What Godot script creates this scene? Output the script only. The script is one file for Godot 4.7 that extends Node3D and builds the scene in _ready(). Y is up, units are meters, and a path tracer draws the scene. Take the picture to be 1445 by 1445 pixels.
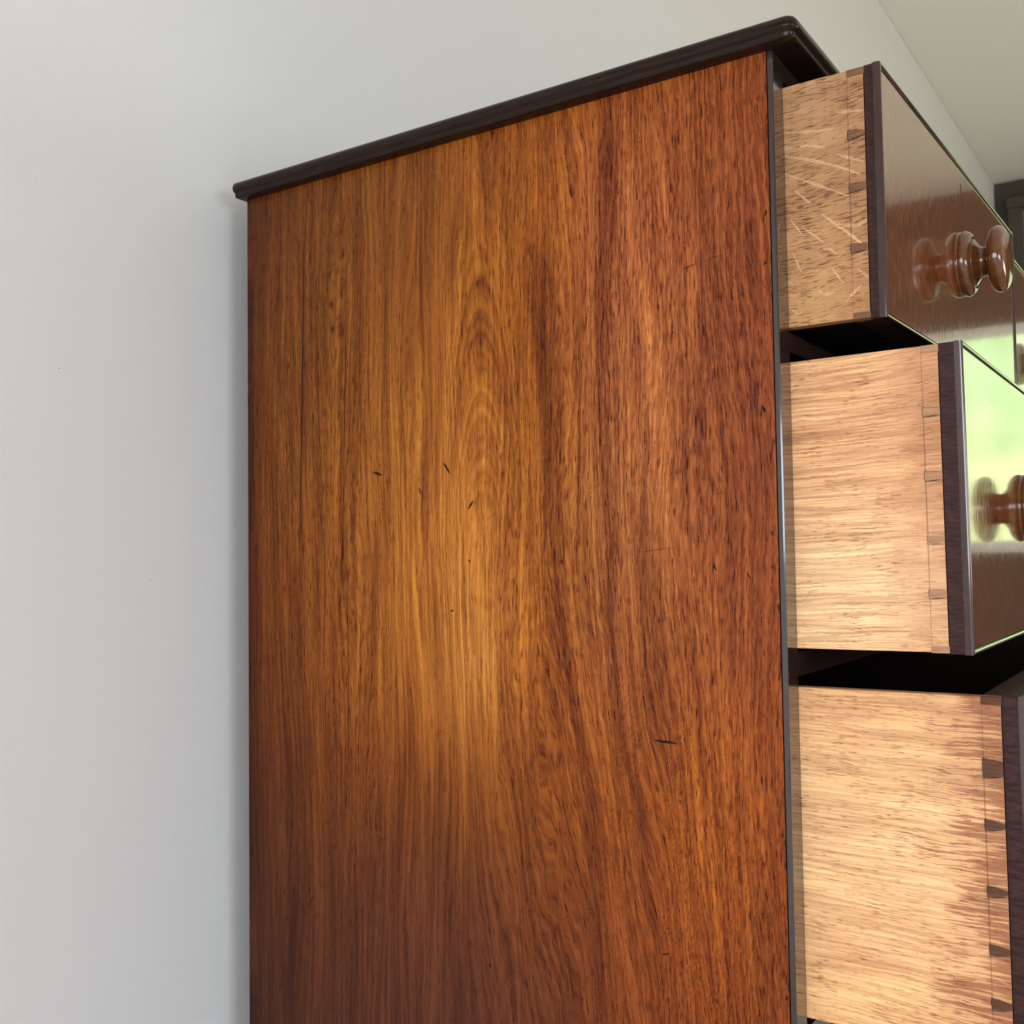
extends Node3D

const H := 0.88            # height of the camera's level above the floor
const D := 0.5             # depth of the chest
const W := 0.9914          # width of the chest
const XS := 0.0203         # width of the carcass stiles
const TOP := 0.3266        # top of the side panel above the camera's level
const WALL_Z := -0.53
const CEIL := H + 1.58
const FAR_X := 4.25
const LEFT_X := -2.5
const FRONT_Z := 3.2

var M := {}
var names := {}


func _ready():
	# ---- camera
	var cam := Camera3D.new()
	cam.name = "camera"
	var yaw := 0.59
	var pitch := 0.0445
	var roll := -0.014
	var fwd := Vector3(cos(yaw) * cos(pitch), sin(pitch), -sin(yaw) * cos(pitch))
	var r0 := fwd.cross(Vector3.UP).normalized()
	var u0 := r0.cross(fwd)
	var rt := r0 * cos(roll) + u0 * sin(roll)
	var up := u0 * cos(roll) - r0 * sin(roll)
	cam.transform = Transform3D(Basis(rt, up, -fwd), Vector3(-0.6657, H - 0.0065, 0.2346))
	cam.fov = 51.57
	cam.near = 0.03
	cam.far = 40.0
	var ca := CameraAttributesPhysical.new()
	ca.frustum_focal_length = 12.0 / tan(deg_to_rad(51.57 / 2.0))
	ca.frustum_near = 0.03
	ca.frustum_far = 40.0
	ca.frustum_focus_distance = 0.74
	ca.exposure_aperture = 13.0
	cam.attributes = ca
	add_child(cam)
	# ---- surroundings and exposure: an indoor close-up, lit by windows and an added ceiling fill
	var env := Environment.new()
	env.background_mode = Environment.BG_COLOR
	env.background_color = Color(0.02, 0.02, 0.02)
	env.tonemap_mode = Environment.TONE_MAPPER_LINEAR
	env.tonemap_exposure = 1.0
	env.sdfgi_enabled = true
	env.ssao_enabled = true
	env.ssil_enabled = true
	var we := WorldEnvironment.new()
	we.name = "environment"
	we.environment = env
	add_child(we)
	var left_light := area_light("daylight_from_the_left_window", Vector3(LEFT_X + 0.06, 0.86, 0.75), Vector3(1, -0.75, 0), Vector2(2.0, 1.4), Color(0.93, 0.96, 1.0), 2.55)
	var far_light := area_light("daylight_from_the_far_window", Vector3(FAR_X - 0.05, 1.36, 1.05), Vector3.LEFT, Vector2(1.3, 0.86), Color(0.86, 1.0, 0.62), 0.22)
	var added_fill_light_2 := area_light("added_ceiling_fill_light", Vector3(2.0, 1.25, FRONT_Z - 0.06), Vector3(0, 1.5, -1), Vector2(1.3, 1.7), Color(1.0, 0.955, 0.88), 3.0)  # added fill aimed up at the ceiling, no such window is known
	var front_light := area_light("daylight_from_the_front_window", Vector3(-0.75, 0.90, FRONT_Z - 0.06), Vector3(0, -1.5, -1), Vector2(1.3, 1.4), Color(0.86, 0.92, 1.0), 3.6)
	make_materials()
	build_room()
	build_chest()


func area_light(called: String, at: Vector3, towards: Vector3, size: Vector2, color: Color, energy: float) -> AreaLight3D:
	var l := AreaLight3D.new()
	l.name = called
	l.area_size = size
	l.area_normalize_energy = false
	l.light_color = color
	l.light_energy = energy
	l.shadow_enabled = true
	l.area_range = 12.0
	l.area_attenuation = 2.0
	l.transform = Transform3D(Basis.looking_at(towards, Vector3.UP), at)
	add_child(l)
	return l


# ------------------------------------------------------------------ helpers
func meta(o: Node, label := "", category := "", group := "", kind := ""):
	if label: o.set_meta("label", label)
	if category: o.set_meta("category", category)
	if group: o.set_meta("group", group)
	if kind: o.set_meta("kind", kind)


func numbered(parent: Node, called: String) -> String:
	var key := str(parent.get_instance_id()) + called
	var n: int = names.get(key, 0)
	names[key] = n + 1
	return called if n == 0 else "%s_%03d" % [called, n]


func thing(called: String, at: Vector3, label: String, category: String, group := "") -> Node3D:
	var o := Node3D.new()
	o.name = numbered(self, called)
	o.position = at
	add_child(o)
	meta(o, label, category, group)
	return o


func begin() -> SurfaceTool:
	var st := SurfaceTool.new()
	st.begin(Mesh.PRIMITIVE_TRIANGLES)
	st.set_smooth_group(-1)
	return st


func put(st: SurfaceTool, called: String, mat: Material, parent: Node = self, at := Vector3.ZERO) -> MeshInstance3D:
	st.generate_normals()
	st.index()
	var o := MeshInstance3D.new()
	o.mesh = st.commit()
	o.material_override = mat
	o.name = numbered(parent, called)
	o.position = at
	parent.add_child(o)
	return o


func tri(st: SurfaceTool, a: Vector3, b: Vector3, c: Vector3, n: Vector3):
	var f := (a - c).cross(a - b)
	if f.dot(n) < 0.0:
		var t := b
		b = c
		c = t
	for p in [a, b, c]:
		st.set_uv(Vector2.ZERO)
		st.add_vertex(p)


func quad(st: SurfaceTool, a: Vector3, b: Vector3, c: Vector3, d: Vector3, n: Vector3, uv := []):
	var q := [a, b, c, d]
	var t: Array = uv if uv.size() == 4 else [Vector2(0, 0), Vector2(1, 0), Vector2(1, 1), Vector2(0, 1)]
	var f := (a - c).cross(a - b) + (a - d).cross(a - c)
	var order := [0, 1, 2, 0, 2, 3] if f.dot(n) >= 0.0 else [0, 2, 1, 0, 3, 2]
	for i in order:
		st.set_uv(t[i])
		st.add_vertex(q[i])


# a box with chamfered edges
func box(st: SurfaceTool, lo: Vector3, hi: Vector3, r := 0.0):
	var c := (lo + hi) * 0.5
	var h := (hi - lo) * 0.5
	r = minf(r, minf(h.x, minf(h.y, h.z)) * 0.9)
	for ax in 3:
		for s in [-1.0, 1.0]:
			var b := (ax + 1) % 3
			var e := (ax + 2) % 3
			var q := []
			for k in [[-1, -1], [1, -1], [1, 1], [-1, 1]]:
				var p := Vector3.ZERO
				p[ax] = s * h[ax]
				p[b] = k[0] * (h[b] - r)
				p[e] = k[1] * (h[e] - r)
				q.append(c + p)
			var n := Vector3.ZERO
			n[ax] = s
			quad(st, q[0], q[1], q[2], q[3], n)
	if r <= 0.0:
		return
	for ax in 3:
		var b := (ax + 1) % 3
		var e := (ax + 2) % 3
		for sb in [-1.0, 1.0]:
			for se in [-1.0, 1.0]:
				var p := []
				for k in [[-1.0, 0], [1.0, 0], [1.0, 1], [-1.0, 1]]:
					var v := Vector3.ZERO
					v[ax] = k[0] * (h[ax] - r)
					v[b] = sb * (h[b] - (r if k[1] == 1 else 0.0))
					v[e] = se * (h[e] - (0.0 if k[1] == 1 else r))
					p.append(c + v)
				var n := Vector3.ZERO
				n[b] = sb
				n[e] = se
				quad(st, p[0], p[1], p[2], p[3], n)
	for x in [-1.0, 1.0]:
		for y in [-1.0, 1.0]:
			for z in [-1.0, 1.0]:
				var s := Vector3(x, y, z)
				tri(st, c + s * (h - Vector3(0, r, r)), c + s * (h - Vector3(r, 0, r)), c + s * (h - Vector3(r, r, 0)), s)


# a mitred frame: a profile (inset, z) run round a rectangle in the x-y plane
func frame(st: SurfaceTool, lo: Vector2, hi: Vector2, profile: Array):
	var corner := func(k: int, d: float, z: float) -> Vector3:
		var x := lo.x + d if k == 0 or k == 3 else hi.x - d
		var y := lo.y + d if k < 2 else hi.y - d
		return Vector3(x, y, z)
	var outward := [Vector3(0, -1, 0), Vector3(1, 0, 0), Vector3(0, 1, 0), Vector3(-1, 0, 0)]
	for k in 4:
		st.set_smooth_group(k + 1)
		for i in profile.size() - 1:
			var p: Vector2 = profile[i]
			var q: Vector2 = profile[i + 1]
			var along: Vector2 = (q - p).normalized()
			var n: Vector3 = outward[k] * along.y + Vector3(0, 0, along.x)
			quad(st, corner.call(k, p.x, p.y), corner.call((k + 1) % 4, p.x, p.y), corner.call((k + 1) % 4, q.x, q.y), corner.call(k, q.x, q.y), n)
	st.set_smooth_group(-1)


# a turned shape round the z axis: profile of (radius, z)
func lathe(st: SurfaceTool, profile: Array, at: Vector3, seg := 48):
	st.set_smooth_group(1)
	var fine := []
	for i in profile.size() - 1:
		var a: Vector2 = profile[maxi(i - 1, 0)]
		var b: Vector2 = profile[i]
		var c: Vector2 = profile[i + 1]
		var d: Vector2 = profile[mini(i + 2, profile.size() - 1)]
		for k in 4:
			fine.append(b.cubic_interpolate(c, a, d, k / 4.0))
	fine.append(profile[-1])
	for i in fine.size() - 1:
		var p: Vector2 = fine[i]
		var q: Vector2 = fine[i + 1]
		p.x = maxf(p.x, 0.00001)
		q.x = maxf(q.x, 0.00001)
		var along := (q - p).normalized()
		for k in seg:
			var a := TAU * k / seg
			var b := TAU * (k + 1) / seg
			var ca := Vector3(cos(a), sin(a), 0)
			var cb := Vector3(cos(b), sin(b), 0)
			var n := (ca + cb) * 0.5 * along.y + Vector3(0, 0, -along.x)
			var z := Vector3(0, 0, 1)
			quad(st, at + ca * p.x + z * p.y, at + cb * p.x + z * p.y, at + cb * q.x + z * q.y, at + ca * q.x + z * q.y, n,
				[Vector2(float(k) / seg, p.y * 10), Vector2(float(k + 1) / seg, p.y * 10), Vector2(float(k + 1) / seg, q.y * 10), Vector2(float(k) / seg, q.y * 10)])
	st.set_smooth_group(-1)


# ------------------------------------------------------------------ materials
# noise drawn small and stretched, so that its grains are w/sx by h/sy; one byte per pixel
func grain(sd: int, freq: float, w: int, h: int, sx: float, sy: float, octaves := 3) -> PackedByteArray:
	var n := FastNoiseLite.new()
	n.seed = sd
	n.noise_type = FastNoiseLite.TYPE_SIMPLEX_SMOOTH
	n.frequency = freq
	n.fractal_octaves = octaves
	var im := n.get_image(maxi(int(w / sx), 4), maxi(int(h / sy), 4), false, false, true)
	im.convert(Image.FORMAT_L8)
	im.resize(w, h, Image.INTERPOLATE_CUBIC)
	return im.get_data()


# a coarse grid of numbers, smoothly enlarged
func spread(values: Array, cols: int, w: int, h: int) -> PackedByteArray:
	var rows := values.size() / cols
	var im := Image.create(cols, rows, false, Image.FORMAT_L8)
	for i in values.size():
		im.set_pixel(i % cols, i / cols, Color.from_rgba8(values[i], values[i], values[i]))
	# pad by half a cell, so that the first and the last values sit on the edges
	im.resize(w + w / (cols - 1), h + h / (rows - 1), Image.INTERPOLATE_CUBIC)
	im = im.get_region(Rect2i(w / (cols - 1) / 2, h / (rows - 1) / 2, w, h))
	return im.get_data()


func texture(data: PackedByteArray, w: int, h: int, format := Image.FORMAT_RGB8) -> ImageTexture:
	var im := Image.create_from_data(w, h, false, format, data)
	im.generate_mipmaps()
	return ImageTexture.create_from_image(im)


func std(color: Color, rough: float, spec := 0.5) -> StandardMaterial3D:
	var m := StandardMaterial3D.new()
	m.albedo_color = color.linear_to_srgb()
	m.roughness = rough
	m.metallic_specular = spec
	return m


func mahogany_panel() -> StandardMaterial3D:
	var w := 960
	var h := 1536
	# the veneer's figure with its pale sheen painted in, from its back edge to its front edge and from its top down
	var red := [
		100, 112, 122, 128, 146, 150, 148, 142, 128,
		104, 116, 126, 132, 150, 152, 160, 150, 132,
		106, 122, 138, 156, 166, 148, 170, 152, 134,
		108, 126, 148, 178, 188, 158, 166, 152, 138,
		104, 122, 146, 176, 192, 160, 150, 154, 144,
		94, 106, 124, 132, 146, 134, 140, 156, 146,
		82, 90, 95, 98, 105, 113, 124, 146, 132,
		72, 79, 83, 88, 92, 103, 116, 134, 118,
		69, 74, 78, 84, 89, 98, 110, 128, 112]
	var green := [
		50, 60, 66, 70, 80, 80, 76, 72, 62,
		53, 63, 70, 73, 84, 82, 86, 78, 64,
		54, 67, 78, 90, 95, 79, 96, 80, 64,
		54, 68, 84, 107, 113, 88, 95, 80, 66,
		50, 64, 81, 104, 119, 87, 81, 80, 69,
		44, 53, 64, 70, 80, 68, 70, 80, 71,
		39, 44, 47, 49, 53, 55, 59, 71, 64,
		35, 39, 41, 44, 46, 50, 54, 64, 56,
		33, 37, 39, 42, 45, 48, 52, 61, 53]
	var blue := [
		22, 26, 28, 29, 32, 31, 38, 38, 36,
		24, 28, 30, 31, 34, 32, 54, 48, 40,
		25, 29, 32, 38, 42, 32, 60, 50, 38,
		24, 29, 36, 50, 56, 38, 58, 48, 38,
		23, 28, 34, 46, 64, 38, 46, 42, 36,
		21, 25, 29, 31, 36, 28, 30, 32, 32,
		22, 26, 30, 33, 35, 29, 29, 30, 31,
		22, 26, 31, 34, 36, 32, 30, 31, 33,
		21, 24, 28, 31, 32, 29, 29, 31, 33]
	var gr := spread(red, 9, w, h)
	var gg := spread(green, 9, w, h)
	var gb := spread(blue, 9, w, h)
	# how strongly the ribbon flecks show
	var fleck := [
		100, 130, 120, 80, 110, 150, 190, 210, 190,
		100, 140, 140, 70, 100, 160, 200, 220, 200,
		100, 140, 140, 80, 70, 170, 190, 220, 200,
		90, 130, 150, 50, 60, 190, 170, 200, 190,
		80, 110, 140, 60, 50, 190, 180, 210, 200,
		60, 90, 120, 60, 60, 150, 170, 220, 210,
		50, 70, 60, 50, 50, 110, 150, 210, 200,
		50, 60, 50, 40, 40, 90, 130, 180, 180]
	var gf := spread(fleck, 9, w, h)
	var band := grain(11, 0.022, w, h, 1.0, 26.0, 3)       # ribbons some centimetres wide
	var line := grain(12, 0.14, w, h, 1.0, 40.0, 3)        # fine lines
	var flk := grain(13, 0.38, w, h, 1.0, 11.0, 2)          # short interlocked flecks
	var por := grain(14, 0.42, w, h, 1.0, 13.0, 2)         # open pores
	var wrp := grain(15, 0.006, w, h, 1.0, 7.0, 2)
	var wr2 := grain(16, 0.05, w, h, 1.0, 6.0, 2)
	var ring := grain(17, 0.022, 2048, 4, 1.0, 1.0, 4)     # tones across the growth rings of the arches
	var lean := PackedFloat32Array()
	var arch := PackedFloat32Array()
	var arch2 := PackedFloat32Array()
	var par := PackedFloat32Array()
	var par2 := PackedFloat32Array()
	for x in w:
		var u := 0.5 * x / w
		lean.append(exp(-pow((u - 0.36) / 0.10, 2.0)))
		arch.append(exp(-pow((u - 0.262) / 0.043, 4.0)))
		arch2.append(exp(-pow((u - 0.285) / 0.045, 4.0)))
		par.append(pow(u - 0.262, 2.0) / 0.0085)
		par2.append(pow(u - 0.285, 2.0) / 0.0070)
	# single ribbons of the figure: [half width, strength, points u, v ...]
	var ribbon := PackedFloat32Array()
	ribbon.resize(w * h)
	for k in [[0.0085, -0.34, 0.3767, 0.0, 0.374, 0.083, 0.3701, 0.155, 0.3695, 0.22, 0.369, 0.28], [0.0070, -0.30, 0.3010, 0.09, 0.3064, 0.104, 0.319, 0.193, 0.3248, 0.287, 0.3320, 0.39, 0.3520, 0.491, 0.3710, 0.59],
		[0.0060, -0.26, 0.2718, 0.235, 0.2705, 0.305], [0.0038, -0.30, 0.3710, 0.235, 0.3722, 0.338, 0.3745, 0.44, 0.3950, 0.535, 0.4080, 0.63], [0.0100, -0.16, 0.398, 0.40, 0.413, 0.51],
		[0.0085, 0.24, 0.396, 0.01, 0.3935, 0.115, 0.408, 0.188, 0.418, 0.291, 0.422, 0.39], [0.0022, 0.22, 0.113, 0.05, 0.1090, 0.278, 0.107, 0.73], [0.0020, -0.26, 0.0710, 0.04, 0.0685, 0.276, 0.064, 0.46],
		[0.0016, -0.30, 0.1165, 0.05, 0.1130, 0.40], [0.0040, 0.26, 0.346, 0.42, 0.365, 0.515, 0.385, 0.66], [0.0030, 0.20, 0.322, 0.442, 0.336, 0.493, 0.358, 0.595], [0.0032, 0.24, 0.415, 0.46, 0.424, 0.53, 0.434, 0.64],
		[0.0075, -0.24, 0.3060, 0.07, 0.325, 0.14, 0.328, 0.255], [0.0060, 0.14, 0.236, 0.20, 0.246, 0.285], [0.0040, -0.22, 0.045, 0.37, 0.052, 0.58, 0.05, 0.8], [0.0022, -0.24, 0.438, 0.43, 0.443, 0.64], [0.0022, -0.22, 0.461, 0.43, 0.466, 0.64],
		[0.0030, -0.20, 0.150, 0.30, 0.146, 0.62], [0.0020, 0.18, 0.165, 0.45, 0.161, 0.75], [0.0050, 0.16, 0.085, 0.45, 0.083, 0.8], [0.0016, -0.26, 0.205, 0.10, 0.200, 0.42], [0.0014, -0.22, 0.345, 0.05, 0.350, 0.34]]:
		var pts := []
		for j in range(2, k.size(), 2):
			pts.append(Vector2(k[j], k[j + 1]))
		var sg: float = k[0] / 0.5 * w
		var v_a: float = pts[0].y
		var v_b: float = pts[-1].y
		for y in range(int(v_a / 0.8 * h), mini(int(v_b / 0.8 * h), h)):
			var v := 0.8 * y / h
			var j := 0
			while j < pts.size() - 2 and v > pts[j + 1].y:
				j += 1
			var f := clampf((v - pts[j].y) / (pts[j + 1].y - pts[j].y), 0.0, 1.0)
			var cx: float = lerpf(pts[j].x, pts[j + 1].x, lerpf(f, smoothstep(0.0, 1.0, f), 0.4)) / 0.5 * w + (wr2[y * w + 300] - 128) * 0.03
			var g: float = k[1] * minf(1.0, minf(v - v_a + 0.004, v_b - v) / 0.05)
			for x in range(maxi(int(cx - sg * 1.9), 0), mini(int(cx + sg * 1.9) + 1, w)):
				var q := (x - cx) / sg
				ribbon[y * w + x] += g * exp(-q * q * q * q) if sg > 8.0 else g * exp(-q * q)
	var out := PackedByteArray()
	out.resize(w * h * 3)
	for y in h:
		var v := 0.8 * y / h
		var sway := 0.055 * smoothstep(0.28, 0.78, v) / 0.5 * w
		var wa := smoothstep(0.03, 0.09, v) * (1.0 - smoothstep(0.24, 0.36, v))
		var wb := smoothstep(0.50, 0.60, v)
		var row := y * w
		for x in w:
			var i := row + x
			var s := x - sway * lean[x] + (wrp[i] - 128) * 0.16 + (wr2[i] - 128) * 0.018
			var si := row + clampi(int(s), 0, w - 1)
			var t := (band[si] - 128) * 0.0013
			var t2 := (line[si] - 128) * 0.0024
			var a := wa * arch[x]
			if a > 0.02:
				var l := v - par[x] + (wrp[i] - 128) * 0.00006
				var rt: float = (ring[clampi(int((l + 0.5) * 2400.0) % 2048, 0, 2047)] - 128) * 0.0022
				t = lerpf(t, rt, a * 0.8)
			a = wb * arch2[x]
			if a > 0.02:
				var l := v - par2[x] + (wrp[i] - 128) * 0.00006
				var rt: float = (ring[clampi(int((l + 0.7) * 1900.0) % 2048, 0, 2047)] - 128) * 0.0016
				t = lerpf(t, rt, a * 0.6)
			var f: float = gf[i] * 0.00392
			t += ribbon[i] * 0.72
			t += t2 + clampf((flk[si] - 128) * 0.017, -1.0, 1.0) * 0.20 * f
			if por[si] < 95:
				t -= (95 - por[si]) * 0.0095 * (0.28 + f)
			# darker, redder towards the back edge
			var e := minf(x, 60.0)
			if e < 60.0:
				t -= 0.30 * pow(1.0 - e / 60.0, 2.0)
			var o := i * 3
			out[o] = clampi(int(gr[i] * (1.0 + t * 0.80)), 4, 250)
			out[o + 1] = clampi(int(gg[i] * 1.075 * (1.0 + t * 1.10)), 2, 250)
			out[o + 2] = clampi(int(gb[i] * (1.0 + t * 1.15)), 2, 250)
	var im := Image.create_from_data(w, h, false, Image.FORMAT_RGB8, out)
	# dark streaks, nicks and scratches: [u, v, du, dv, width in pixels, strength]
	for k in [[0.2240, 0.2560, 0.006, 0.009, 2.0, 0.85], [0.2475, 0.2930, 0.005, -0.006, 2.2, 0.6], [0.1985, 0.2740, 0.002, 0.006, 1.6, 0.6], [0.4045, 0.4590, 0.016, 0.0008, 2.2, 0.75],
		[0.4330, 0.1350, 0.009, -0.002, 1.3, 0.35], [0.4520, 0.1310, 0.010, -0.001, 1.0, 0.3], [0.2750, 0.1560, 0.020, -0.001, 0.8, 0.2], [0.3950, 0.3290, 0.030, -0.003, 1.0, 0.22],
		[0.2470, 0.3330, 0.0015, 0.0015, 1.8, 0.7], [0.2290, 0.3730, 0.003, -0.001, 1.6, 0.6], [0.2620, 0.6390, 0.001, 0.001, 2.4, 0.8], [0.4500, 0.3380, 0.002, 0.004, 2.0, 0.6],
		[0.4740, 0.3440, 0.002, 0.004, 1.6, 0.5], [0.0780, 0.6180, -0.006, 0.012, 1.2, 0.5], [0.3060, 0.0960, 0.004, 0.016, 1.2, 0.3], [0.4870, 0.2350, 0.002, 0.004, 2.4, 0.6],
		[0.3750, 0.0330, 0.004, 0.020, 1.2, 0.25], [0.1500, 0.2590, 0.010, 0.003, 3.0, 0.3], [0.3860, 0.2720, 0.001, 0.030, 1.0, 0.3], [0.4060, 0.6040, 0.006, -0.002, 1.6, 0.4],
		[0.1220, 0.09, -0.006, 0.20, 1.3, 0.45], [0.0720, 0.05, -0.008, 0.30, 2.0, 0.35], [0.1200, 0.30, 0.001, 0.25, 1.2, 0.35]]:
		scratch(im, w / 0.5, k)
	# many faint hair scratches, pale or dark, and small knocks along the front edge
	var rng := RandomNumberGenerator.new()
	rng.seed = 77
	for j in 110:
		var dark := rng.randf() < 0.6
		var ang := rng.randf() * TAU
		var reach := rng.randf_range(0.002, 0.014)
		scratch(im, w / 0.5, [rng.randf() * 0.49, rng.randf() * 0.75, cos(ang) * reach, sin(ang) * reach * 0.6, rng.randf_range(0.5, 0.9), rng.randf_range(0.10, 0.32)], Color(0.10, 0.045, 0.03) if dark else Color(0.70, 0.46, 0.27))
	for j in 26:
		scratch(im, w / 0.5, [0.4955 - rng.randf() * rng.randf() * 0.012, rng.randf() * 0.75, rng.randf_range(-0.001, 0.001), rng.randf_range(0.001, 0.006), rng.randf_range(1.0, 2.4), rng.randf_range(0.25, 0.6)])
	im.generate_mipmaps()
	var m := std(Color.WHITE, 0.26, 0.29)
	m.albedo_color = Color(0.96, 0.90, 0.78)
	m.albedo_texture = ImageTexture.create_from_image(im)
	m.heightmap_enabled = true
	m.heightmap_texture = texture(flk, w, h, Image.FORMAT_L8)
	m.heightmap_scale = 0.008
	return m


func scratch(im: Image, per_metre: float, k: Array, tint := Color(0.10, 0.045, 0.03)):
	var a := Vector2(k[0], k[1]) * per_metre
	var d := Vector2(k[2], k[3]) * per_metre
	var steps := maxi(int(d.length() * 1.5), 1)
	var rng := RandomNumberGenerator.new()
	rng.seed = int(k[0] * 99991.0) + int(k[1] * 7919.0)
	for i in steps + 1:
		var t := float(i) / steps
		var wob := (rng.randf() - 0.5) * 0.8
		var p := a + d * t + d.orthogonal().normalized() * wob
		var half: float = k[4] * 0.5 * (0.5 + sin(PI * clampf(t * 0.9 + 0.08, 0, 1)))
		for y in range(int(p.y - half - 1), int(p.y + half + 2)):
			for x in range(int(p.x - half - 1), int(p.x + half + 2)):
				if x < 0 or y < 0 or x >= im.get_width() or y >= im.get_height():
					continue
				var near := clampf(half + 0.5 - Vector2(x, y).distance_to(p), 0.0, 1.0)
				if near > 0.0:
					im.set_pixel(x, y, im.get_pixel(x, y).lerp(tint, near * k[5] * 0.8))


# an oak drawer side: u runs from 0.03 m inside the chest to the joint behind the front, v from the top down
func oak_side(sd: int, length: float, height: float, look: Dictionary) -> StandardMaterial3D:
	var per := 2400.0
	var w := int(length * per)
	var h := int(height * per)
	var slope: float = look.get("slope", 0.0)
	var wide := grain(sd, 0.020, w, h, 9.0, 1.0, 2)
	var line := grain(sd + 1, 0.20, w, h, 40.0, 1.0, 3)
	var pore := grain(sd + 2, 0.42, w, h, 11.0, 1.0, 2)
	var pat := grain(sd + 3, 0.012, w, h, 1.0, 1.0, 3)
	var warp := grain(sd + 4, 0.008, w, h, 1.5, 1.0, 2)
	var wav := grain(sd + 5, 0.03, w, h, 4.0, 1.0, 2)
	var cols: Array = look.rows                      # [red, green, blue] from the top down
	var stain: float = look.stain
	var joint: float = (length - look.tail) * per
	var out := PackedByteArray()
	out.resize(w * h * 3)
	for y in h:
		var fy := float(y) / h * (cols.size() - 1)
		var c0: Array = cols[int(fy)]
		var c1: Array = cols[mini(int(fy) + 1, cols.size() - 1)]
		var ft := fy - int(fy)
		var br := lerpf(c0[0], c1[0], ft)
		var bg := lerpf(c0[1], c1[1], ft)
		var bb := lerpf(c0[2], c1[2], ft)
		for x in w:
			var i := y * w + x
			var sy: int = absi(y + int((warp[i] - 128) * look.bend + (wav[i] - 128) * 0.006 - slope * x))
			if sy >= h:
				sy = 2 * h - 1 - sy
			var si := sy * w + x
			var t: float = (wide[si] - 128) * 0.0006 + (line[si] - 128) * look.lines
			var lim: int = look.pores + int((pat[i] - 128) * 0.30)
			if pore[si] < lim:
				t -= (lim - pore[si]) * look.depth
			# brown stain that has crept in along the joint
			var near: float = (x - joint + look.creep * per + (line[si] - 128) * 0.7 + (pat[i] - 128) * 0.2) / (look.creep * per)
			var st := clampf(near, 0.0, 1.0) * stain
			var o := i * 3
			out[o] = clampi(int(br * (1.0 + t * 0.85) * (1.0 - st * 0.30)), 4, 252)
			out[o + 1] = clampi(int(bg * (1.0 + t * 1.10) * (1.0 - st * 0.42)), 4, 252)
			out[o + 2] = clampi(int(bb * (1.0 + t * 1.25) * (1.0 - st * 0.45)), 4, 252)
	var im := Image.create_from_data(w, h, false, Image.FORMAT_RGB8, out)
	var rng := RandomNumberGenerator.new()
	rng.seed = sd
	# medullary rays: pale wavy flakes across the grain
	for k in look.rays:
		var x: float = rng.randf() * w
		var y: float = h * (look.ray_from + (1.0 - look.ray_from) * rng.randf())
		var n := int(rng.randf_range(16, 70))
		var ang: float = lerpf(-0.12, 0.75, clampf(y / h + (rng.randf() - 0.5) * 0.5, 0, 1))
		for j in n:
			ang += (rng.randf() - 0.5) * 0.30
			ang = clampf(ang, -0.5, 0.85)
			x += cos(ang)
			y += sin(ang)
			var half: float = (0.5 + 1.5 * sin(PI * j / n)) * look.ray_width
			for yy in range(int(y - half), int(y + half) + 1):
				if x >= 0 and x < w and yy >= 0 and yy < h:
					im.set_pixel(int(x), yy, im.get_pixel(int(x), yy).lerp(Color(0.90, 0.74, 0.52), 0.42))
	for k in look.flakes:
		var a := Vector2(k[0] + 0.03, k[1]) * per
		var b := Vector2(k[2] + 0.03, k[3]) * per
		var c := Vector2(k[4] + 0.03, k[5]) * per
		var n := int(a.distance_to(c))
		for j in n:
			var t := float(j) / n
			var p := a.lerp(b, t).lerp(b.lerp(c, t), t)
			var half: float = (0.5 + 2.0 * sin(PI * t) * (0.6 + 0.4 * sin(t * 11.0 + k[1] * 900.0))) * look.ray_width
			for yy in range(int(p.y - half), int(p.y + half) + 1):
				if p.x >= 0 and p.x < w and yy >= 0 and yy < h:
					im.set_pixel(int(p.x), yy, im.get_pixel(int(p.x), yy).lerp(Color(0.90, 0.74, 0.54), 0.48))
	# the scribed line and the dark joints round the pins
	var dark := Color(0.13, 0.07, 0.045)
	scratch(im, per, [joint / per, 0.002, 0.0, height - 0.004, 0.9, 0.30], dark)
	for p in look.pins:
		var z := joint / per
		var y: float = p[0]
		var a: float = p[1] * 0.5
		var b: float = p[2] * 0.5
		scratch(im, per, [z - 0.0002, y - a - 0.0006, 0.0, 2.0 * a + 0.0012, 1.8, p[3]], dark)
		scratch(im, per, [z, y - a - 0.0003, look.tail, a - b, 1.0, p[3] * 0.8], dark)
		scratch(im, per, [z, y + a + 0.0003, look.tail, b - a, 1.5, p[3] * 0.9], dark)
	im.generate_mipmaps()
	var m := std(Color.WHITE, 0.62, 0.45)
	m.albedo_texture = ImageTexture.create_from_image(im)
	m.heightmap_enabled = true
	m.heightmap_texture = texture(pore, w, h, Image.FORMAT_L8)
	m.heightmap_scale = 0.012
	return m


func streaked(sd: int, a: Color, b: Color, rough: float, spec: float, scale: Vector3, w := 256) -> StandardMaterial3D:
	var n := FastNoiseLite.new()
	n.seed = sd
	n.frequency = 0.03
	n.fractal_octaves = 4
	var t := NoiseTexture2D.new()
	t.width = w
	t.height = w
	t.seamless = true
	t.noise = n
	var g := Gradient.new()
	g.set_color(0, a.linear_to_srgb())
	g.set_color(1, b.linear_to_srgb())
	t.color_ramp = g
	var m := std(Color.WHITE, rough, spec)
	m.albedo_texture = t
	m.uv1_triplanar = true
	m.uv1_scale = scale
	return m


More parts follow.
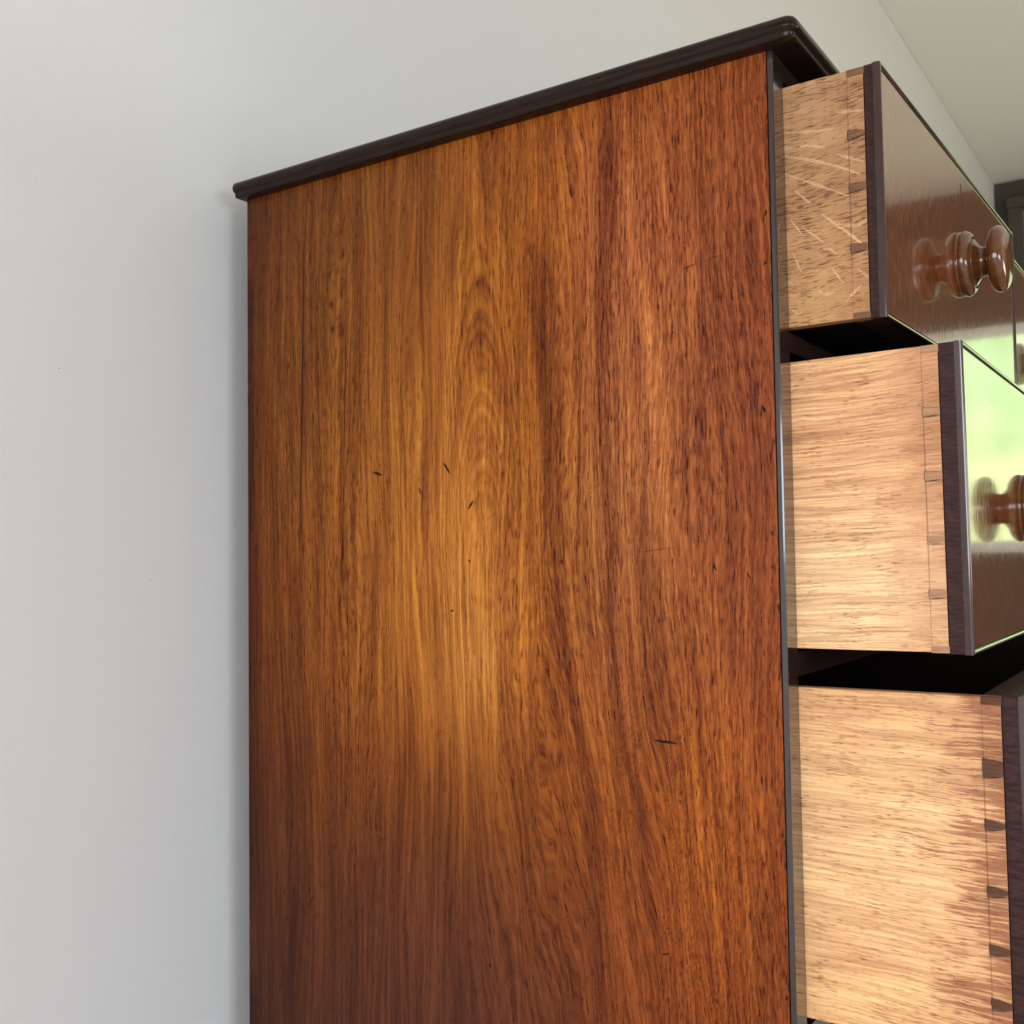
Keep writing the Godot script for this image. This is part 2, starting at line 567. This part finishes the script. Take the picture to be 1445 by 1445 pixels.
func bump(m: StandardMaterial3D, sd: int, freq: float, depth: float, octaves := 3, w := 512):
	var n := FastNoiseLite.new()
	n.seed = sd
	n.frequency = freq
	n.fractal_octaves = octaves
	var t := NoiseTexture2D.new()
	t.width = w
	t.height = w
	t.seamless = true
	t.noise = n
	m.heightmap_enabled = true
	m.heightmap_texture = t
	m.heightmap_scale = depth


func make_materials():
	M.panel = mahogany_panel()
	# dark polished mahogany of the top, the stiles and the drawer front edges
	M.slab = streaked(31, Color(0.008, 0.0045, 0.0035), Color(0.036, 0.015, 0.008), 0.17, 0.30, Vector3(30, 60, 2.5))
	bump(M.slab, 36, 0.03, 0.006)
	M.stile = streaked(32, Color(0.022, 0.012, 0.010), Color(0.046, 0.021, 0.016), 0.13, 0.42, Vector3(6, 70, 6))
	M.edge = streaked(33, Color(0.018, 0.007, 0.006), Color(0.085, 0.034, 0.028), 0.55, 0.28, Vector3(30, 45, 9))
	M.bead = streaked(37, Color(0.040, 0.017, 0.014), Color(0.055, 0.023, 0.018), 0.12, 0.4, Vector3(8, 8, 8))
	for m in [M.stile, M.bead]:
		m.clearcoat_enabled = true
		m.clearcoat = 1.0
		m.clearcoat_roughness = 0.08
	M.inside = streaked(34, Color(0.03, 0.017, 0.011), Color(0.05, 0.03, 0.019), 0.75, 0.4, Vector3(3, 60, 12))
	# french-polished drawer fronts, faintly rippled by hand
	M.front = streaked(35, Color(0.09, 0.020, 0.006), Color(0.34, 0.098, 0.030), 0.13, 0.7, Vector3(11, 3.5, 3), 512)
	bump(M.front, 41, 0.025, 0.016, 4)
	M.front.clearcoat_enabled = true
	M.front.clearcoat = 1.0
	M.front.clearcoat_roughness = 0.07
	M.knob = streaked(38, Color(0.080, 0.026, 0.007), Color(0.19, 0.066, 0.018), 0.11, 0.42, Vector3(30, 30, 5))
	M.knob.clearcoat_enabled = true
	M.knob.clearcoat = 0.6
	M.knob.clearcoat_roughness = 0.05
	M.wall = std(Color(0.70, 0.695, 0.68), 0.75, 0.4)
	bump(M.wall, 51, 0.12, 0.011, 3)
	M.wall.uv1_triplanar = true
	M.wall.uv1_scale = Vector3(5, 5, 5)
	M.ceiling = std(Color(0.86, 0.84, 0.81), 0.85, 0.35)
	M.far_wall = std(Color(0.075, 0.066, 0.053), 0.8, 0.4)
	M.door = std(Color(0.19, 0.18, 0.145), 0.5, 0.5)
	M.white = std(Color(0.75, 0.75, 0.72), 0.45, 0.5)
	M.floor = streaked(61, Color(0.50, 0.44, 0.36), Color(0.58, 0.52, 0.43), 0.9, 0.5, Vector3(0.4, 4, 5))
	M.scuff = std(Color(0.36, 0.33, 0.30), 0.8)


func pane_material(bottom: Color, top: Color, energy: float, sd: int) -> StandardMaterial3D:
	# out-of-focus daylight: lawn green low down, paler towards the sky
	var w := 64
	var n := grain(sd, 0.05, w, w, 1.0, 1.6, 3)
	var out := PackedByteArray()
	for y in w:
		for x in w:
			var c := top.lerp(bottom, smoothstep(0.15, 0.9, float(y) / w + (n[y * w + x] - 128) * 0.002)) * (1.0 + (n[y * w + x] - 128) * 0.0045)
			c = c.linear_to_srgb()
			for k in 3:
				out.append(clampi(int(c[k] * 255.0), 0, 255))
	var m := std(Color(0.02, 0.02, 0.02), 0.1)
	m.emission_enabled = true
	m.emission = Color.BLACK
	m.emission_texture = texture(out, w, w)
	m.emission_energy_multiplier = energy
	return m


# ------------------------------------------------------------------ setting
func slab_between(called: String, lo: Vector3, hi: Vector3, mat: Material) -> MeshInstance3D:
	var st := begin()
	box(st, lo, hi)
	var o := put(st, called, mat)
	meta(o, "", "", "", "structure")
	return o


func build_room():
	var back := slab_between("wall", Vector3(LEFT_X, 0, WALL_Z - 0.1), Vector3(FAR_X, CEIL, WALL_Z), M.wall)
	for k in [[-0.265, 0.195, 0.004], [-0.17, 0.150, 0.0016], [-0.083, -0.02, 0.0016]]:
		var st := begin()
		box(st, Vector3(k[0], H + k[1], WALL_Z - 0.001), Vector3(k[0] + k[2], H + k[1] + 0.0007, WALL_Z + 0.0004), 0.0002)
		put(st, "scuff", M.scuff, back)
	slab_between("ceiling", Vector3(LEFT_X - 0.1, CEIL + 0.002, WALL_Z - 0.1), Vector3(FAR_X + 0.1, CEIL + 0.1, FRONT_Z + 0.1), M.ceiling)
	slab_between("floor", Vector3(LEFT_X - 0.1, -0.1, WALL_Z - 0.1), Vector3(FAR_X + 0.1, -0.002, FRONT_Z + 0.1), M.floor)
	slab_between("side_wall", Vector3(LEFT_X - 0.1, 0, WALL_Z - 0.1), Vector3(LEFT_X - 0.002, CEIL, FRONT_Z), M.wall)
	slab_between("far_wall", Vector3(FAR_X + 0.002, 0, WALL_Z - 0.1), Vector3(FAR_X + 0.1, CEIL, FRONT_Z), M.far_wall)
	slab_between("front_wall", Vector3(LEFT_X, 0, FRONT_Z + 0.002), Vector3(FAR_X, CEIL, FRONT_Z + 0.1), M.wall)
	window("window", Vector3(FAR_X, 0.93, 1.05), -1.0, 1.3, 0.86, Color(0.95, 0.98, 0.50), Color(0.55, 0.90, 0.50), 1.1, "window onto a green garden, mirrored in the polished drawer fronts")
	window("window", Vector3(LEFT_X, 0.16, 0.75), 1.0, 2.0, 1.4, Color(0.86, 0.93, 1.0), Color(0.92, 0.96, 1.0), 1.5, "low wide window that lights the side of the chest from the left")
	var fw := window("window", Vector3(-0.75, 0.20, FRONT_Z), 1.0, 1.3, 1.4, Color(0.92, 0.96, 1.0), Color(0.95, 0.98, 1.0), 1.0, "tall window in the wall before the chest, glinting along its polished edges")
	fw.rotation.y = PI / 2
	var added_fw2 := window("window", Vector3(2.0, 0.40, FRONT_Z), 1.0, 1.3, 1.7, Color(0.96, 1.0, 0.88), Color(0.95, 0.98, 1.0), 1.0, "added window in the unseen front wall, put in to light the ceiling")  # unseen window, added to go with the ceiling fill light
	added_fw2.rotation.y = PI / 2
	# a tall door in the far wall
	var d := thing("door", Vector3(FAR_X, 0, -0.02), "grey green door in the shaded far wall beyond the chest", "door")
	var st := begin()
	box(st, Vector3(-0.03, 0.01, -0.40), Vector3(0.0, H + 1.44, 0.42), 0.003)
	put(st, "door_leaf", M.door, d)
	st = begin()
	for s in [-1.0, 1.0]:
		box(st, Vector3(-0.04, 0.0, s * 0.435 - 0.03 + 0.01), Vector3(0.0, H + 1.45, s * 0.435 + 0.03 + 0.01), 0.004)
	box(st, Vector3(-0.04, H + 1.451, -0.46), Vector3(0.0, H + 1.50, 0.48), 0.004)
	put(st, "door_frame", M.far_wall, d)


func window(called: String, at: Vector3, facing: float, wide: float, high: float, low: Color, sky: Color, energy: float, label: String) -> Node3D:
	var o := thing(called, at, label, "window")
	var x0 := 0.002 * facing
	var st := begin()
	var bars := [[-wide / 2 - 0.05, -wide / 2, -0.05, high + 0.05], [wide / 2, wide / 2 + 0.05, -0.05, high + 0.05], [-wide / 2, wide / 2, high, high + 0.05], [-wide / 2, wide / 2, -0.05, 0.0], [-0.02, 0.02, 0.0, high]]
	for b in bars:
		var xa := minf(x0, 0.045 * facing)
		var xb := maxf(x0, 0.045 * facing)
		box(st, Vector3(xa, b[2], b[0] + 0.0005), Vector3(xb, b[3], b[1] - 0.0005), 0.003)
	put(st, "window_frame", M.white, o)
	for k in 2:
		st = begin()
		var a := -wide / 2 if k == 0 else 0.02
		var b := -0.02 if k == 0 else wide / 2
		var x := 0.02 * facing
		quad(st, Vector3(x, 0, a), Vector3(x, 0, b), Vector3(x, high, b), Vector3(x, high, a), Vector3(facing, 0, 0), [Vector2(0, 1), Vector2(1, 1), Vector2(1, 0), Vector2(0, 0)])
		put(st, "pane", pane_material(low, sky, energy, 70 + k), o)
	return o


# ------------------------------------------------------------------ the chest
func build_chest():
	var o := Vector3(W / 2, 0, -D / 2)
	var chest := thing("chest_of_drawers", o, "tall mahogany chest of drawers with its upper drawers pulled out", "chest of drawers")
	var base := 0.10
	# side panels: the near one shows its figured veneer
	for s in 2:
		var st := begin()
		var x := 0.0 if s == 0 else W
		var dir := -1.0 if s == 0 else 1.0
		var x0 := 0.0004 if s == 0 else W - 0.0004
		var z0 := -D
		var z1 := -0.0045
		var ytop := H + TOP
		var rows := [ytop, ytop - 0.8, base]
		for k in 2:
			var v0 := 0.0 if k == 0 else 1.0
			var v1: float = 1.0 if k == 0 else 1.0 - (rows[1] - rows[2]) / 0.8
			quad(st, Vector3(x0, rows[k], z0), Vector3(x0, rows[k], z1), Vector3(x0, rows[k + 1], z1), Vector3(x0, rows[k + 1], z0), Vector3(dir, 0, 0),
				[Vector2(0, v0), Vector2((z1 + D) / D, v0), Vector2((z1 + D) / D, v1), Vector2(0, v1)])
		var xi := x0 - dir * 0.018
		quad(st, Vector3(xi, ytop, z0), Vector3(xi, ytop, z1), Vector3(xi, base, z1), Vector3(xi, base, z0), Vector3(-dir, 0, 0))
		for e in [[z0, -1.0], [z1, 1.0]]:
			quad(st, Vector3(x0, ytop, e[0]), Vector3(xi, ytop, e[0]), Vector3(xi, base, e[0]), Vector3(x0, base, e[0]), Vector3(0, 0, e[1]), [Vector2(0.01, 0), Vector2(0.02, 0), Vector2(0.02, 1), Vector2(0.01, 1)])
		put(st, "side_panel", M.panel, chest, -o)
		st = begin()
		box(st, Vector3(minf(x, x - dir * XS), base, -0.0042), Vector3(maxf(x, x - dir * XS), H + TOP, 0.0), 0.0008)
		put(st, "front_stile", M.stile, chest, -o)
	# back, rails and dust boards
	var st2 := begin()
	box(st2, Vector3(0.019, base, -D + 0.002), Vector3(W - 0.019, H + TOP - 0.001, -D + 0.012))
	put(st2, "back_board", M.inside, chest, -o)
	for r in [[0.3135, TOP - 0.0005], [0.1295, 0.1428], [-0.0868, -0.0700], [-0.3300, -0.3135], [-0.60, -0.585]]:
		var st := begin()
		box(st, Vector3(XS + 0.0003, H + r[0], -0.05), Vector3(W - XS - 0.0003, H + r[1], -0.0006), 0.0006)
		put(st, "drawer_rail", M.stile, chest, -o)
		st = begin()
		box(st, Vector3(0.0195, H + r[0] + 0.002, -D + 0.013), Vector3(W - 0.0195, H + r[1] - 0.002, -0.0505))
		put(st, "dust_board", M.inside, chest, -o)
	var st3 := begin()
	box(st3, Vector3(0.4872, H + 0.143, -0.45), Vector3(0.5042, H + 0.3133, -0.0006), 0.0006)
	put(st3, "drawer_divider", M.stile, chest, -o)
	top_slab(chest, -o)
	# plinth below the picture
	var st4 := begin()
	box(st4, Vector3(-0.012, 0.0, -D), Vector3(W + 0.012, base - 0.001, 0.014), 0.004)
	put(st4, "plinth", M.slab, chest, -o)

	var oak1 := {
		"rows": [[190, 143, 98], [184, 136, 91], [190, 139, 91], [200, 148, 96]], "stain": 0.30, "creep": 0.020, "tail": 0.0108, "bend": 0.03, "lines": 0.0008, "pores": 98, "depth": 0.0075, "slope": -0.05,
		"rays": 7, "ray_from": 0.6, "ray_width": 1.15,
		"flakes": [[0.0, 0.0466, 0.0272, 0.0554, 0.0498, 0.0697], [0.0, 0.0587, 0.0209, 0.070, 0.0418, 0.0820], [0.002, 0.0311, 0.0180, 0.0345, 0.0325, 0.0356], [0.0232, 0.0896, 0.0360, 0.1020, 0.0498, 0.1149],
			[0.010, 0.0960, 0.0180, 0.1030, 0.0246, 0.1093], [0.006, 0.0708, 0.0116, 0.0770, 0.0166, 0.0818], [0.0352, 0.0531, 0.0440, 0.0580, 0.0524, 0.0619], [0.0365, 0.0260, 0.0445, 0.0270, 0.0524, 0.0284],
			[0.010, 0.0420, 0.0190, 0.0435, 0.0272, 0.0467], [0.003, 0.0905, 0.0060, 0.0950, 0.0100, 0.1010], [0.004, 0.113, 0.0060, 0.119, 0.0090, 0.126], [0.030, 0.128, 0.0330, 0.133, 0.0370, 0.138],
			[0.020, 0.140, 0.0240, 0.145, 0.0300, 0.143], [0.038, 0.150, 0.0430, 0.145, 0.0480, 0.141], [0.002, 0.150, 0.0050, 0.155, 0.0090, 0.153]],
		"pins": [[0.0425, 0.0062, 0.0022, 1.0], [0.0770, 0.0055, 0.0036, 0.8], [0.1165, 0.0058, 0.0030, 1.0]]}
	var oak2 := {
		"rows": [[222, 166, 116], [220, 162, 112], [231, 175, 124], [240, 190, 140], [240, 188, 136]], "stain": 0.5, "creep": 0.010, "tail": 0.0102, "bend": 0.015, "lines": 0.0017, "pores": 78, "depth": 0.0050, "slope": -0.035,
		"flakes": [[0.030, 0.170, 0.045, 0.176, 0.060, 0.184], [0.055, 0.148, 0.066, 0.160, 0.072, 0.172], [0.005, 0.160, 0.02, 0.166, 0.035, 0.170]],
		"rays": 10, "ray_from": 0.7, "ray_width": 0.5,
		"pins": [[0.0412, 0.0050, 0.0040, 0.55], [0.0810, 0.0056, 0.0040, 0.55], [0.1205, 0.0040, 0.0040, 0.25], [0.1535, 0.0050, 0.0040, 0.45]]}
	var oak3 := {
		"rows": [[224, 167, 114], [238, 185, 130], [240, 187, 133], [234, 179, 125], [236, 180, 124]], "stain": 1.0, "creep": 0.015, "tail": 0.0112, "bend": 0.022, "lines": 0.0012, "pores": 91, "depth": 0.0050, "slope": 0.03,
		"flakes": [],
		"rays": 14, "ray_from": 0.2, "ray_width": 0.4,
		"pins": [[0.0420, 0.0110, 0.0080, 0.8], [0.0755, 0.0062, 0.0024, 0.7], [0.1145, 0.0066, 0.0024, 0.7], [0.1485, 0.0062, 0.0028, 0.7], [0.1800, 0.0066, 0.0030, 0.7]]}
	var wide := W - 2.0 * XS
	var knobs2 := [0.2275, wide - 0.2275]
	drawer(chest, o, Vector3(XS, 0.1439, 0), Vector3(0.12, -0.92, 0.51), 0.4652, 0.1642, 0.0621, 0.0090, oak1, 101, Color(0.20, 0.097, 0.052), [0.2326], [[0.2345, 0.1310, 0.0010, 0.0100], [0.2350, 0.1420, 0.0009, 0.0080], [0.2000, 0.1270, 0.0100, 0.0006], [0.1700, 0.1180, 0.0060, 0.0005]])
	drawer(chest, o, Vector3(XS + 0.4855, 0.1445, 0), Vector3(0, -0.3, 0.3), 0.4652, 0.1640, 0.0575, 0.0090, {}, 0, Color(0.13, 0.066, 0.035), [0.2800])
	drawer(chest, o, Vector3(XS, -0.0687, 0), Vector3(-0.35, -0.03, 0), wide, 0.1912, 0.1064, 0.0124, oak2, 202, Color(0.44, 0.235, 0.13), knobs2)
	drawer(chest, o, Vector3(XS, -0.3068, 0), Vector3(-0.24, -0.06, 0), wide, 0.2145, 0.1352, 0.0124, oak3, 303, Color(0.120, 0.054, 0.031), knobs2)
	drawer(chest, o, Vector3(XS, -0.5838, 0), Vector3.ZERO, wide, 0.2520, 0.0010, 0.0124, {}, 0, Color(0.12, 0.075, 0.045), knobs2)


func top_slab(chest: Node3D, off: Vector3):
	# a rounded edge run round the front and both ends
	var st := begin()
	st.set_smooth_group(1)
	var y0 := H + TOP
	var prof := [Vector2(0.012, 0.0000), Vector2(0.0046, 0.0000), Vector2(0.0036, 0.0005), Vector2(0.0032, 0.0016), Vector2(0.0032, 0.0032), Vector2(0.0026, 0.0041), Vector2(0.0009, 0.0049), Vector2(0.0001, 0.0065), Vector2(0.0, 0.0086), Vector2(0.0006, 0.0110), Vector2(0.0022, 0.0131), Vector2(0.0048, 0.0146), Vector2(0.0085, 0.0153), Vector2(0.016, 0.0155)]
	var rings := []
	for p in prof:
		var ring := []
		var x0: float = -0.0145 + p.x
		var x1: float = W + 0.0145 - p.x
		var z1: float = 0.0205 - p.x
		var r := maxf(0.0085 - p.x, 0.0012)
		ring.append(Vector3(x0, y0 + p.y, -D - 0.003))
		for k in 30:
			ring.append(Vector3(x0, y0 + p.y, lerpf(-D, z1 - r, (k + 0.5) / 30.0)))
		for k in 7:
			var a := PI + PI / 2 * (1.0 - k / 6.0) + PI / 2
			a = PI - PI / 2 * k / 6.0
			ring.append(Vector3(x0 + r + cos(a) * r, y0 + p.y, z1 - r + sin(a) * r))
		for k in 40:
			ring.append(Vector3(lerpf(x0 + r, x1 - r, (k + 0.5) / 40.0), y0 + p.y, z1))
		for k in 7:
			var a := PI / 2 - PI / 2 * k / 6.0
			ring.append(Vector3(x1 - r + cos(a) * r, y0 + p.y, z1 - r + sin(a) * r))
		ring.append(Vector3(x1, y0 + p.y, -D - 0.003))
		rings.append(ring)
	# small dents from wear
	var n := FastNoiseLite.new()
	n.seed = 5
	n.frequency = 14.0
	for ring in rings:
		for i in ring.size():
			var q: Vector3 = ring[i]
			var d := n.get_noise_3d(q.x, q.y * 3.0, q.z) * 0.0005
			ring[i] = q + Vector3(d if q.x < 0.0 else 0.0, d * 0.5, -d if q.z > 0.0 else 0.0)
	var c := Vector3(W / 2, y0 + 0.006, -D / 2)
	for i in rings.size() - 1:
		for k in rings[i].size() - 1:
			var a: Vector3 = rings[i][k]
			var b: Vector3 = rings[i][k + 1]
			var e: Vector3 = rings[i + 1][k + 1]
			var f: Vector3 = rings[i + 1][k]
			var mid := (a + b + e + f) * 0.25 - c
			mid = Vector3(signf(mid.x) if absf(mid.x) > W / 2 - 0.01 else 0.0, clampf(mid.y * 200.0, -1, 1), 1.0 if mid.z > D / 2 else 0.0)
			quad(st, a, b, e, f, mid)
	st.set_smooth_group(-1)
	for e in [[0, -1.0], [rings.size() - 1, 1.0]]:
		var ring: Array = rings[e[0]]
		for k in ring.size() - 2:
			tri(st, ring[0], ring[k + 1], ring[k + 2], Vector3(0, e[1], 0))
	for i in rings.size() - 1:
		quad(st, rings[i][0], rings[i][-1], rings[i + 1][-1], rings[i + 1][0], Vector3(0, 0, -1))
	put(st, "top", M.slab, chest, off)


func drawer(chest: Node3D, o: Vector3, at: Vector3, turn: Vector3, w: float, h: float, pull: float, lap: float, oak: Dictionary, sd: int, pin_color: Color, knobs: Array, nicks := []):
	var st := begin()
	var ts := 0.0095                       # thickness of the sides
	var tail: float = oak.get("tail", 0.0108)
	var zl := pull - lap                   # where the sides end behind the face
	# the board of the front: a lap over the ends of the sides, and its thickness between them
	box(st, Vector3(0, 0, zl), Vector3(w, h, pull), 0.0007)
	box(st, Vector3(ts + 0.0004, 0.0006, zl - tail), Vector3(w - ts - 0.0004, h - 0.0006, zl + 0.001))
	var d := put(st, "drawer", M.edge, chest, at + Vector3(0, H, 0) - o)
	d.rotation_degrees = turn
	# polished face inside a cock bead
	st = begin()
	var b := 0.0034
	quad(st, Vector3(b, b, pull + 0.0006), Vector3(w - b, b, pull + 0.0006), Vector3(w - b, h - b, pull + 0.0006), Vector3(b, h - b, pull + 0.0006), Vector3(0, 0, 1), [Vector2(0, h * 3), Vector2(w * 3, h * 3), Vector2(w * 3, 0), Vector2(0, 0)])
	put(st, "face_veneer", M.front, d)
	st = begin()
	var prof := [Vector2(0.0002, pull - 0.0030), Vector2(0.0002, pull + 0.0004)]
	for k in 7:
		var a := PI - PI * k / 6.0
		prof.append(Vector2(0.0017 + cos(a) * 0.0015, pull + 0.0008 + sin(a) * 0.0013))
	prof.append(Vector2(0.0034, pull + 0.0002))
	for i in prof.size():
		prof[i].x -= 0.0004
	frame(st, Vector2.ZERO, Vector2(w, h), prof)
	put(st, "cock_bead", M.bead, d)
	for k in nicks:
		st = begin()
		box(st, Vector3(k[0], k[1], pull), Vector3(k[0] + k[2], k[1] + k[3], pull + 0.0009), 0.0002)
		put(st, "nick", M.inside, d)
	# box: sides, back, bottom
	var zb := -0.43
	for s in 2:
		st = begin()
		var x0 := 0.0 if s == 0 else w - ts
		var x1 := x0 + ts
		var y0 := 0.0012
		var y1 := h - 0.0008
		var len := pull - lap + 0.03
		if s == 0 and oak.size():
			var z1 := zl - 0.0001
			quad(st, Vector3(x0, y1, -0.03), Vector3(x0, y1, z1), Vector3(x0, y0, z1), Vector3(x0, y0, -0.03), Vector3(-1, 0, 0), [Vector2(0, 0), Vector2(1, 0), Vector2(1, 1), Vector2(0, 1)])
			quad(st, Vector3(x0, y1, zb), Vector3(x0, y1, -0.03), Vector3(x0, y0, -0.03), Vector3(x0, y0, zb), Vector3(-1, 0, 0), [Vector2((0.03 + zb) / -len, 0), Vector2(0, 0), Vector2(0, 1), Vector2((0.03 + zb) / -len, 1)])
			quad(st, Vector3(x1, y1, zb), Vector3(x1, y1, z1), Vector3(x1, y0, z1), Vector3(x1, y0, zb), Vector3(1, 0, 0), [Vector2(0, 0), Vector2(3, 0), Vector2(3, 1), Vector2(0, 1)])
			quad(st, Vector3(x0, y1, zb), Vector3(x0, y1, z1), Vector3(x1, y1, z1), Vector3(x1, y1, zb), Vector3(0, 1, 0), [Vector2(0, 0), Vector2(3, 0), Vector2(3, 0.04), Vector2(0, 0.04)])
			quad(st, Vector3(x0, y0, zb), Vector3(x0, y0, z1), Vector3(x1, y0, z1), Vector3(x1, y0, zb), Vector3(0, -1, 0), [Vector2(0, 0.96), Vector2(3, 0.96), Vector2(3, 1), Vector2(0, 1)])
			put(st, "drawer_side", oak_side(sd, len, y1 - y0, oak), d)
		else:
			box(st, Vector3(x0, y0, zb), Vector3(x1, y1, zl - tail - 0.0005 if s == 1 else zl - 0.0001), 0.0003)
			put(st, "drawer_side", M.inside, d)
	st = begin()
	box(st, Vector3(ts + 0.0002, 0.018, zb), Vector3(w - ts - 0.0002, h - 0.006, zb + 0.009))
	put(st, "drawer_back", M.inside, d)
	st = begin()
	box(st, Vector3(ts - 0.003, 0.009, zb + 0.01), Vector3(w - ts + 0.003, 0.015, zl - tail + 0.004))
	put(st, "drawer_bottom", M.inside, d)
	# dovetails: the pins of the front show between the tails of the side
	if oak.size():
		var pm := streaked(sd + 7, pin_color * 0.75, pin_color * 1.25, 0.7, 0.25, Vector3(60, 90, 12), 128)
		var y1 := h - 0.0008
		for p in oak.pins:
			pin(d, pm, y1 - p[0], p[1] * 0.5, p[2] * 0.5, zl - tail, zl, ts)
		pin_block(d, pm, h - 0.0055, h - 0.0006, zl - tail, zl)
		pin_block(d, pm, 0.0006, 0.0050, zl - tail, zl)
	for k in knobs:
		st = begin()
		var prof2 := [Vector2(0.0, -0.0010), Vector2(0.0244, -0.0010), Vector2(0.0252, 0.0006), Vector2(0.0263, 0.0024), Vector2(0.0262, 0.0046), Vector2(0.0246, 0.0072), Vector2(0.0214, 0.0094), Vector2(0.0186, 0.0091), Vector2(0.0184, 0.0100),
			Vector2(0.0160, 0.0115), Vector2(0.0130, 0.0136), Vector2(0.0117, 0.0159), Vector2(0.0121, 0.0182), Vector2(0.0150, 0.0200), Vector2(0.0204, 0.0213), Vector2(0.0247, 0.0237), Vector2(0.0264, 0.0272), Vector2(0.0253, 0.0310), Vector2(0.0214, 0.0341), Vector2(0.0142, 0.0360), Vector2(0.0060, 0.0368), Vector2(0.0, 0.0369)]
		lathe(st, prof2, Vector3(k, h * 0.5 + 0.0005, pull + 0.0008))
		put(st, "knob", M.knob, d)


func pin(d: Node3D, m: Material, y: float, a: float, b: float, z0: float, z1: float, ts: float):
	var st := begin()
	var x := -0.00025
	var f := [Vector3(x, y - a, z0), Vector3(x, y + a, z0), Vector3(x, y + b, z1), Vector3(x, y - b, z1)]
	quad(st, f[0], f[1], f[2], f[3], Vector3(-1, 0, 0))
	var mid: Vector3 = (f[0] + f[1] + f[2] + f[3]) * 0.25
	for k in 4:
		var p: Vector3 = f[k]
		var q: Vector3 = f[(k + 1) % 4]
		var in_x := Vector3(0.004, 0, 0)
		quad(st, p, q, q + in_x, p + in_x, (p + q) * 0.5 - mid)
	put(st, "dovetail_pin", m, d)


func pin_block(d: Node3D, m: Material, y0: float, y1: float, z0: float, z1: float):
	var st := begin()
	box(st, Vector3(-0.0003, y0, z0), Vector3(0.004, y1, z1 + 0.0004), 0.0003)
	put(st, "dovetail_pin", m, d)
